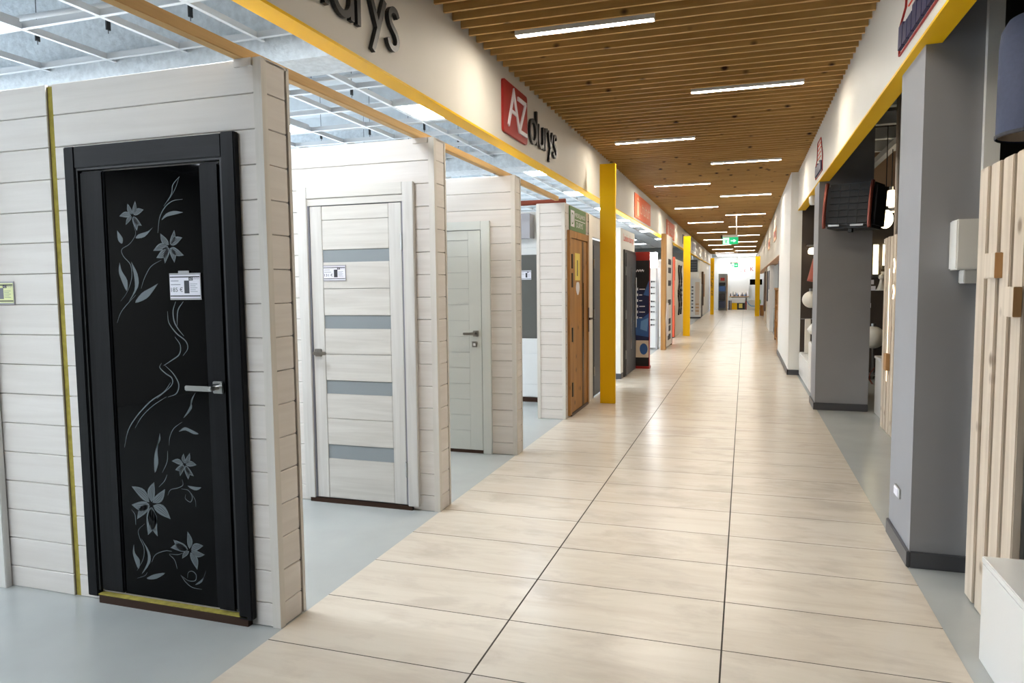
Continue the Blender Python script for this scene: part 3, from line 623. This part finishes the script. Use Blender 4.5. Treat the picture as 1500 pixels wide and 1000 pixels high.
for c in (-1.68,-1.9): MB().prism([(c+.07*math.cos(a),.35+.1*math.sin(a)) for a in [k*math.pi/8 for k in range(16)]],.004,.006,f).build('disc','blue2',t)
text('lettering','~~~~',t,'paper',(-1.84,yb,1.7),*UY,height=.05,width=.16,depth=.003)
mb=MB()
for k,z in enumerate((1.38,1.28,1.18,1.08,.98,.88)): mb.box(-1.80,-1.78,yb-.005,yb-.003,z,z+.045).box(-1.76,-1.76+(.1 if k in(0,3,4) else .05),yb-.005,yb-.003,z+.012,z+.028)
mb.build('bullet_print','paper',t)
t = thing('handle_display',(-2.3,16.7,0),'white display board carrying rows of dark door handles','display board')
B('board','gloss',t,-2.8,-1.94,16.6,16.85,.03,1.87); B('side','sleeve',t,-1.94,-1.90,16.6,16.9,0,1.87); B('light_box','panelfar',t,-2.8,-1.94,16.62,16.85,1.88,2.22)
for k,z in enumerate((1.55,1.42,1.28,1.1,.98,.86,.68,.56)): MB().box(-2.05,-1.96,16.56,16.58,z-.008,z+.008).box(-2.05,-2.03,16.56,16.6,z-.018,z+.018).build('handle','black',t)
t = thing('picture_pillar',(-1.75,17.2,0),'oak-fronted white pillar hung with small dark pictures','pillar')
B('oak_face','oak',t,-1.80,-1.70,16.35,16.6,0,2.62); B('white_face','white',t,-1.80,-1.70,16.6,17.9,.04,2.62); B('oak_edge','oakdark',t,-1.80,-1.70,17.9,18.05,0,2.5)
for z in (1.95,1.75,1.45,1.0,.55,.38,.18): B('picture','ink',t,-1.70,-1.694,16.95,17.55,z,z+.13)
MB().prism([(16.6,1.05),(16.9,1.05),(16.9,.3),(16.6,.3),(16.42,.68)],0,.02,FX(-1.70)).build('white_plate','paper',t)
t = thing('orange_panel',(-1.95,20.4,0),'tall orange display panel before the second yellow column','display panel')
B('board','redtxt',t,-1.97,-1.86,20.2,20.5,.03,2.25); B('foot','ink',t,-1.97,-1.86,20.2,20.5,0,.03); B('inset','peach',t,-1.86,-1.856,20.22,20.48,.9,1.6)
t = thing('tracery_wall',(-1.86,21.8,0),'white wall with black iron tracery behind the second yellow column','display wall')
B('body','white',t,-2.5,-1.87,20.6,24,0,2.2)
for y in (21.6,22.3): MB().tube([(-1.85,y+.12*math.sin(z*9),z) for z in [.6+.08*k for k in range(19)]],.03,6).build('iron_bar','black',t)
for z in (1.15,1.3): MB().tube([(-1.85,21.45,z),(-1.83,21.9,z+.12),(-1.85,22.5,z)],.03,6).build('iron_scroll','black',t)
t = thing('wall_heater',(-1.85,29.6,1.9),'black slatted heater hanging past the second yellow column','heater')
B('body','black',t,-2.25,-1.82,29.6,30,2.0,2.48); 
for k in range(4): B('slat','anthra',t,-2.22,-1.85,29.58,29.6,2.05+.1*k,2.1+.1*k)
B('bracket','metal',t,-2.05,-2.0,29.75,29.85,2.48,3.52)
t = thing('shelf_cabinet',(-2.06,32.6,0),'white display cabinet of small goods past the second yellow column','cabinet')
B('body','gloss',t,-2.5,-1.86,32.5,33.2,.06,1.75); B('plinth','ink',t,-2.5,-1.85,32.48,33.2,0,.05); B('door_panel','beige',t,-2.08,-1.9,32.47,32.5,.15,1.6)
for k in range(8): B('item','ink' if k%2 else 'greyprint',t,-2.24,-2.16,32.46,32.5,.3+.15*k,.36+.15*k)
for z in (.3,.45,.6): B('rail','cutend',t,-2.06,-1.92,32.455,32.47,z,z+.05)
for i,(y0,y1,z0,z1,m_) in enumerate(((33.4,34.6,0,1.5,'ink'),(34.9,35.6,.5,2.1,'oakdark'),(35.8,36.4,.9,2.0,'oak'))):
    o=B('door_sample',m_,None,-1.95,-1.88,y0,y1,z0,z1); tag(o,('black','dark brown','light oak')[i]+' door sample on the wall before the TUALETAS column','door sample')
lw2 = struct(B('wall_left_far','white',None,-2.6,-1.96,33.25,43,0,2.6))
# ------------------------------------------------------------------ far end
ye=44.0
t=thing('shop_counter',(-.42,ye,0),'white counter top over yellow and black boxes','counter'); B('top','gloss',t,-.86,.04,ye,ye+.6,.4,.68); B('yellow_box','yellow',t,-.86,-.42,ye,ye+.6,0,.39); B('black_box','black',t,-.42,.02,ye,ye+.6,0,.39); B('yellow_inset','yelpaper',t,-.32,-.12,ye-.01,ye,.1,.35)
t=thing('display_shelf',(-.1,45.5,0),'pale wall shelf crowded with small blue and grey goods','shelf'); B('shelf_board','cutend',t,-.9,.25,45.3,46.4,.72,.76); B('back','white',t,-.9,.25,46.3,46.4,.76,1.75); B('leg','white',t,-.9,-.8,45.3,46.4,0,.72); B('leg','white',t,.15,.25,45.3,46.4,0,.72)
gi=0
for k in range(14):
    xx=-.82+.075*k; h=.1+.28*random.random(); m_=('ink','paper','frost','navyfab','greyprint','blue3')[k%6]
    o=MB().lathe([(0,0),(.035,0),(.04,h*.5),(.02,h*.8),(.025,h),(0,h)],(xx,45.6+.15*(k%3),.762),8).build('shop_item',m_,None,at=(xx,45.6,.76)); tag(o,('black','white','blue-grey','navy','grey','light blue')[k%6]+' small shop item standing on the pale wall shelf','ornament','goods on the pale wall shelf')
t=thing('television',(.62,45,1.4),'black television behind the yellow column','television'); B('screen','blackglass',t,.28,.98,45,45.06,1.45,1.78); B('bracket','black',t,.66,.72,45.06,46.49,1.55,1.65)
t=thing('lounge_chair',(.35,43.8,0),'white and sky-blue lounge chair beside the yellow boxes','chair')
MB().prism([(.12,.0),(.62,.0),(.62,.55),(.3,.62),(.12,.5)],0,.5,lambda u,v,w:(u,43.6+w,v)).build('shell','gloss',t,.02)
MB().ribbon([(.14,.5),(.24,.32),(.38,.22),(.6,.22)],.05,0,.5,lambda u,v,w:(u,43.58+w,v)).build('cushion_edge','skyblue',t)
o=B('red_box','red',None,.05,.115,43.9,44.2,0,.5,.01); tag(o,'small red box between the black box and the lounge chair','box')
o=B('green_cushion','limegreen',None,.68,.9,44,44.3,.3,.6,.04); tag(o,'lime green seat behind the yellow column','seat')
B('leg','oak',o,.7,.88,44.02,44.28,0,.3)
t=thing('goods_rack',(-1.2,42.5,0),'tall rack of blue and dark boxes beside the TUALETAS column','rack')
B('post','cutend',t,-.98,-.93,42.5,42.55,0,2.0); B('back','frost',t,-1.45,-.95,42.9,42.95,0,2.1); B('sign','red',t,-1.33,-1.1,42.48,42.5,1.7,1.87)
for k,(z0,z1,m_) in enumerate(((1.45,1.6,'ink'),(1.1,1.4,'blue2'),(.6,.95,'ink'),(.15,.55,'navyfab'))): B('box',m_,t,-1.4,-1.06,42.55,42.9,z0,z1)
for k,(xx,m_) in enumerate(((-.86,'navyfab'),(-.76,'greyprint'))):
    o=B('goods_box',m_,None,xx-.04,xx+.04,43.6,43.8,0,.55,.01); tag(o,('dark blue','grey')[k]+' box standing left of the yellow box','box')
t=thing('wall_lettering',(.2,YEND,2.2),'red letters high on the white end wall','lettering')
for ch,xx,z,h in (("'",-.26,2.22,.08),('E',-.04,2.25,.16),('K',.3,2.3,.24)): text('letter',ch,t,'red',(xx,YEND,z),*UY,height=h,depth=.01)
for k in range(4):
    for xx in (-3,-1.4,.2,1.8): ceiling_panel(xx,40.6+1.5*k,'square light panel over the far shop end','panels over the far shop end',True) if False else None
fe=struct(B('ceiling_end','deck',None,-1.86,.78,43.0,YEND,3.25,3.35))
for k,yy in enumerate((43.6,45.0,45.9)):  # wide ceiling panels added to brighten the far end
    t=thing('ceiling_panel_light',(-.5,yy,3.24),'added wide light panel '+('over the white counter','behind the white counter','next to the red wall letters')[k]+' at the far end','ceiling light','added panels over the far counter'); B('frame','tbar',t,-1.62,.62,yy-.16,yy+.16,3.225,3.25); B('diffuser','panelfar',t,-1.6,.6,yy-.14,yy+.14,3.215,3.226)
# ------------------------------------------------------------------ right side past the white pillar
t=thing('oak_shelf_unit',(.98,18.2,0),'oak shelving unit past the white pillar','shelf unit')
B('side','oak',t,.76,1.25,16.4,16.45,0,1.32); B('side','oak',t,.76,1.25,20,20.05,0,1.32); B('top','oak',t,.74,1.25,16.4,20.05,1.32,1.37); B('door','oak',t,.76,.8,16.45,18.6,0,1.3)
for z in (.05,.5,.9): B('shelf','oak',t,.78,1.25,18.6,20,z,z+.03)
for k,z in enumerate((.09,.54,.94)): B('basket',('ink','beige','oakdark')[k],t,.8,1.2,18.8,19.8,z,z+.25)
o=B('dark_case','black',None,.85,1.2,16.6,19.2,1.375,1.65,.03); tag(o,'black case on top of the oak shelving unit','case')
ww=struct(B('wall_right_niche','greycol',None,.85,4.5,20.5,20.6,0,3.6))
t=thing('tall_display_panel',(.9,25,0),'tall white display panel hung with dark coats past the oak shelves','display panel')
B('board','gloss',t,.74,.86,23.5,26.5,0,2.06)
for k,(a,b,z0,z1,m_) in enumerate(((24,24.6,1.3,1.9,'greyprint'),(25.4,26.2,.9,1.9,'anthra'))): B('hung_sheet',m_,t,.71,.74,a,b,z0,z1)
t=thing('tall_display_panel',(.9,29,0),'tall dark panel beyond the white display panel','display panel'); B('board','beige',t,.76,.86,28,31,0,2.06); B('sheet','oakdark',t,.72,.76,28.6,30.4,.45,1.95)
o=B('stool','oak',None,.69,.86,35.2,35.6,0,.5,.02); tag(o,'small oak stool beside the far yellow column','stool')
# ------------------------------------------------------------------ grey pillars
def skirt(t, x0,x1,y0,y1,h=.085,k=.016): MB().box(x0-k,x0,y0-k,y1,0,h).box(x0,x1,y0-k,y0,0,h).build('skirting','darkgrey',t,.004)
p1 = thing('grey_pillar',(.95,4.4,0),'grey square pillar carrying the fuse box and a wall socket','pillar'); B('shaft','greycol',p1,.825,1.14,4.03,4.58,0,3.6); skirt(p1,.825,1.14,4.03,4.58)
B('pale_strip','white',p1,1.078,1.145,3.995,4.03,0,3.6)
p2 = thing('grey_pillar',(1.07,9.2,0),'grey square pillar carrying the black heater','pillar'); B('shaft','greycol',p2,.792,1.352,8.9,9.46,0,3.6); skirt(p2,.792,1.352,8.9,9.46)
t = thing('wall_socket',(.815,4.34,.28),'small white wall socket on the side of the near grey pillar','socket'); MB().box(.815,.825,4.27,4.41,.28,.34).build('plate','gloss',t,.006); B('cover','paper',t,.809,.817,4.295,4.385,.287,.333,.003)
t = thing('fuse_box',(1.03,3.97,1.5),'cream metal fuse box mounted on the near grey pillar','fuse box'); B('body','white',t,.955,1.075,3.9,4.03,1.52,1.76,.006); B('lower_box','white',t,1.0,1.06,3.94,4.03,1.455,1.52,.004); B('conduit','white',t,1.065,1.076,3.95,4.03,1.455,1.52)
# heater on the second pillar
hl = Vector((1.12,8.58,2.29)); rz = math.radians(-33)
t = thing('wall_heater',hl,'black fan heater with copper side bars on the grey pillar','heater'); t.rotation_euler=(math.radians(-4),math.radians(2),rz)
def HB(name,m_,pa,*a,bevel=0):
    mb=MB().box(*a); mb.v=[(p[0]+hl.x,p[1]+hl.y,p[2]+hl.z) for p in mb.v]; return mb.build(name,m_,pa,bevel)
HB('casing','black',t,-.27,.27,-.12,.17,-.24,.24,bevel=.03)
for k in range(6): HB('louvre','black',t,-.21,.21,-.145,-.125,-.19+.07*k,-.165+.07*k)
for k in (-.1,0,.1): HB('guard_wire','anthra',t,k-.002,k+.002,-.15,-.145,-.21,.21)
for sx in (-1,1):
    pts=[(hl.x+sx*.245, hl.y-.145-.03*math.cos(a*1.2), hl.z+.25*math.sin(a*1.1)) for a in [-1.2+.2*k for k in range(13)]]
    MB().tube(pts,.02,8).build('side_bar',mat('copper_bar',srgb(150,84,72),.3,.7) if sx<0 else bpy.data.materials['copper_bar'],t,smooth=True)
HB('badge','metal',t,.04,.18,-.15,-.14,-.225,-.205); HB('badge','metal',t,-.2,-.08,-.15,-.14,-.225,-.205); HB('bracket','black',t,-.04,.04,.15,.3,.0,.1); HB('knob','black',t,-.02,.02,-.06,-.02,-.28,-.24)
# white cabinets between pillar and white wall
t=thing('low_cabinet',(1.0,10,0),'taller white low cabinet next to the heater pillar','cabinet'); B('body','gloss',t,.85,1.35,9.48,10.5,.02,.68); B('door','gloss',t,.84,.85,9.49,10.49,.03,.67); B('plinth','sleeve',t,.86,1.35,9.48,10.5,0,.02)
t=thing('low_cabinet',(1.0,11.3,0),'lower white cabinet next to the white pillar wall','cabinet'); B('body','gloss',t,.85,1.35,10.5,12.2,.02,.38); B('door','gloss',t,.84,.85,10.51,11.3,.03,.37); B('door','gloss',t,.84,.85,11.31,12.19,.03,.37); B('plinth','sleeve',t,.86,1.35,10.5,12.2,0,.02)
def globe(name,c,r,m_,label,cord=None,cat='lamp',squash=1.0):
    t=thing(name,(c[0],c[1],c[2]-r),label,cat); pr=[(r*math.sin(a),-r*squash*math.cos(a)) for a in [math.pi*k/14 for k in range(15)]]
    MB().lathe(pr,c,24).build('globe',m_,t,smooth=True); MB().lathe([(0,0),(.03,0),(.03,.05),(0,.05)],(c[0],c[1],c[2]+r*squash-.01),12).build('cap','metal',t)
    if cord: MB().tube([(c[0],c[1],c[2]+r*squash+.03),(c[0],c[1],cord)],.006,6).build('cord','ink',t)
    return t
globe('wall_globe_lamp',(.98,11.95,1.22),.13,'opal','white globe lamp on the dark wall beside the white pillar'); 
MB().box(.93,1.02,11.95,12.25,1.2,1.24).build('arm','metal',bpy.data.objects['wall_globe_lamp'])
t=thing('table_lamp',(.95,10.55,.381),'white pointed lamp head on a post above the low cabinets','lamp'); MB().lathe([(0,-.1),(.08,-.06),(.115,0),(.06,.07),(.015,.13),(0,.14)],(.95,10.75,.83),20).build('shade','opal',t,smooth=True); MB().tube([(.95,10.75,.381),(.95,10.75,.8)],.015,8).build('post','white',t)
o=MB().box(.9,.98,11.9,12.0,.381,.92).build('lamp_post','opal',None,.006); tag(o,'square cream lamp post standing on the lower white cabinet','lamp'); 
o=MB().lathe([(.03,.0),(.1,-.3),(.11,-.34),(.02,-.36)],(1.02,11.9,1.85),16).build('cone_lamp','rust',None,smooth=True); tag(o,'reddish cone shade against the dark wall above the white globe','lamp'); MB().tube([(1.02,11.9,1.84),(1.02,11.9,3.6)],.005,6).build('cord','ink',o)
t=thing('wall_sconce',(1.0,12.2,1.95),'lit round sconce with a steel plate on the dark wall','lamp'); MB().lathe([(.0,-.05),(.06,-.04),(.07,0),(.05,.05),(0,.06)],(1.0,12.12,1.97),14).build('bulb','glow',t,smooth=True); B('plate','metal',t,.92,1.1,12.05,12.25,2.05,2.07)
o=B('rail','metal',None,.86,1.75,12.235,12.25,.9,.915); tag(o,'thin steel rail on the dark wall of the lighting shop','rail')
# lamps in the lighting shop
def tube_light(x0,x1,z0,z1,m_,label):
    t=thing('wall_light',((x0+x1)/2,12.25,z0),label,'lamp'); MB().tube([((x0+x1)/2,12.2,z0),((x0+x1)/2,12.2,z1)],(x1-x0)/2,12).build('tube',m_,t,smooth=True); B('end_cap','metal',t,x0-.01,x1+.01,12.15,12.25,z0-.05,z0); B('back_plate','metal',t,x0,x1,12.235,12.25,z0,z1+.02)
tube_light(1.875,1.945,1.6,2.05,'glowy','longer yellow-lit tube light on the dark shop wall'); tube_light(2.005,2.075,1.73,2.05,'glow','shorter white-lit tube light on the dark shop wall')
for k,(a,z) in enumerate(((1.862,1.48),(1.888,1.385),(2.03,1.605),(1.83,1.12),(2.06,2.1))):
    o=B('price_card','paper',None,a-.035,a+.035,12.235,12.25,z-.035,z+.035); tag(o,'white price card '+('below the longer tube light','left of the bell lamp','below the shorter tube light','well below the bell lamp beside the pillar','above the shorter tube light')[k]+' on the dark wall','price card','price cards on the dark wall')
t=thing('wall_light',(1.99,12.2,1.3),'bell-shaped cream wall lamp on the dark shop wall','lamp'); MB().lathe([(.0,.12),(.025,.11),(.035,.05),(.06,-.02),(.085,-.06),(.07,-.06)],(1.99,12.14,1.41),18).build('bell_shade','opal',t,smooth=True); MB().lathe([(0,.2),(.04,.17),(.05,.13),(.02,.1)],(1.99,12.14,1.41),12).build('ornament','opal',t,smooth=True); B('plate','metal',t,1.97,2.01,12.2,12.25,1.38,1.46)
globe('floor_globe_lamp',(1.87,12.0,.64),.17,'opal','large dim globe lamp low on the dark shop wall'); MB().tube([(1.87,12.0,0),(1.87,12.0,.5)],.02,8).build('stem','metal',bpy.data.objects['floor_globe_lamp'])
globe('pendant_globe_lamp',(1.79,10.4,2.55),.115,'glow','lit round globe pendant in the lighting shop',3.6); globe('pendant_globe_lamp',(1.93,10.2,2.65),.13,'glow','lit flattened white pendant above the grey shade',3.6,squash=.7)
t=thing('pendant_lamp',(1.93,10.6,2.3),'grey dome pendant with a lit white opening','lamp'); MB().lathe([(.02,.17),(.06,.15),(.12,.06),(.145,0)],(1.9,10.6,2.4),20).build('shade','anthra',t,smooth=True); MB().lathe([(0,.01),(.14,.0)],(1.9,10.6,2.4),20).build('diffuser','glow',t); MB().tube([(1.9,10.6,2.56),(1.9,10.6,3.6)],.006,6).build('cord','ink',t)
globe('pendant_globe_lamp',(1.66,10.0,2.26),.09,'glowy','lit yellow elongated pendant beside the black heater',3.6,squash=1.3)
o=B('wire_shelf','metal',None,1.38,2.2,11.9,12.25,.055,.07); tag(o,'low steel shelf at the foot of the dark shop wall','shelf')
t=thing('cable_bundle',(1.7,11.3,0),'bundle of brown cables by the pillar in the lighting shop','cables')
for k in range(4): MB().tube([(1.6+.06*k+.05*math.sin(z*14+k),11.3,z) for z in [.01+.03*q for q in range(9)]],.006,5).build('cable','rust',t)
t=thing('storage_box',(1.5,8.7,0),'white storage box behind the slatted shop panel','box'); B('body','gloss',t,1.41,1.75,8.45,8.85,0,.62,.006); B('lid','gloss',t,1.4,1.76,8.44,8.86,.62,.65,.004)
# slatted panel with the light line in the lighting shop
t=thing('slatted_panel',(1.36,7.7,0),'white-washed slatted wood panel with a light line in the lighting shop','slatted panel')
bmh=rawmesh('board',MB().box(0,.03,0,.12,0,1.91),'pallet',.003)
for k in range(5): piece('board',bmh,t,(1.335,7.3+.15*k,0.005 if k%2 else 0.0))
for z in (.3,1.2,1.75): B('batten','cutend',t,1.365,1.40,7.3,8.05,z,z+.07)
B('light_line','glow',t,1.332,1.335,7.73,7.742,.5,1.6)
B('wood_block','cutend',t,1.30,1.335,7.6,7.72,.62,.78)
for z in (1.62,1.38):
    s_=MB()
    for a in (-.6,0,.6): s_.tube([(1.33,7.47,z),(1.30,7.47-.16*math.cos(a),z+.11*math.sin(a))],.006,6)
    s_.build('star_lamp','glow',t)
o=MB().tube([(1.43,8.0,1.9),(1.43,8.05,3.5)],.022,10).build('pale_pole','beige',None,smooth=True); tag(o,'pale round pole rising from the slatted shop panel','pole'); MB().tube([(1.43,8.0,0),(1.43,8.0,1.92)],.022,10).build('pole_foot','beige',o,smooth=True)
t=thing('pipe_run',(1.58,11.6,2.2),'three bent steel pipes rising behind the heater','pipes')
for k in range(3):
    a=1.5+.07*k; MB().tube([(a,11.6,2.2),(a+.01,11.6,2.8),(a+.04,11.58,3.05),(a+.08,11.5,3.18)],.016,8).build('pipe','metal',t,smooth=True)
# ------------------------------------------------------------------ near right: slatted boards, cube, lampshade
t=thing('slatted_panel',(1.02,3.3,0),'white-washed pine board screen beside the near grey pillar','slatted panel')
bm_=rawmesh('board',MB().box(0,.032,0,.112,.0,1.96),'pallet',.004)
for k in range(4): piece('board',bm_,t,(1.0,3.628-.152*k,.004))
for z in (.25,1.0,1.7): B('batten','pallet',t,1.032,1.062,3.16,3.745,z,z+.08)
for (ya,yb_,z0,z1) in ((3.40,3.545,1.475,1.582),(3.172,3.275,1.325,1.442)):
    q=B('wood_block','pallet',t,.972,1.0,ya,yb_,z0,z1,.003); B('cut_end','cutend',q,.972,1.0,ya-.002,ya,z0+.002,z1-.002)
t=thing('white_cube',(1.2,2.75,0),'white painted cube plinth in front of the pine board screen','plinth'); MB().box(.885,1.6,2.35,3.095,0,.385).build('body','gloss',t,.003); B('top','gloss',t,.883,1.602,2.348,3.097,.385,.41,.003)
t=thing('table_lamp',(1.2,3.35,1.7),'navy fabric drum lampshade on a white stem behind the board screen','lamp')
c=(1.155,3.45,2.055); MB().lathe([(.18,0),(.178,.36),(.172,.42),(.15,.46)],c,32).build('shade','navyfab',t,smooth=True); MB().lathe([(.176,.002),(.172,.40),(.02,.44)],c,32).build('shade_lining','beige',t,smooth=True); MB().lathe([(.18,-.008),(.184,-.004),(.184,.006),(.18,.008)],c,32).build('shade_rim','ink',t)
MB().tube([(1.12,3.45,0),(1.12,3.45,1.9),(1.11,3.45,1.96),(1.12,3.45,2.01),(1.14,3.45,2.06),(1.155,3.45,2.1),(1.155,3.45,2.4)],.016,10).build('stem','gloss',t,smooth=True)
B('base','gloss',t,1.07,1.2,3.38,3.52,0,.02,.004)
o=MB().lathe([(0,0),(.035,0),(.05,.03),(.05,.1),(.03,.12)],(.84,10.26,2.5),16).build('motion_sensor','white',None,smooth=True,at=(.84,10.26,2.5)); tag(o,'small white round sensor under the yellow beam beside the heater pillar','sensor')
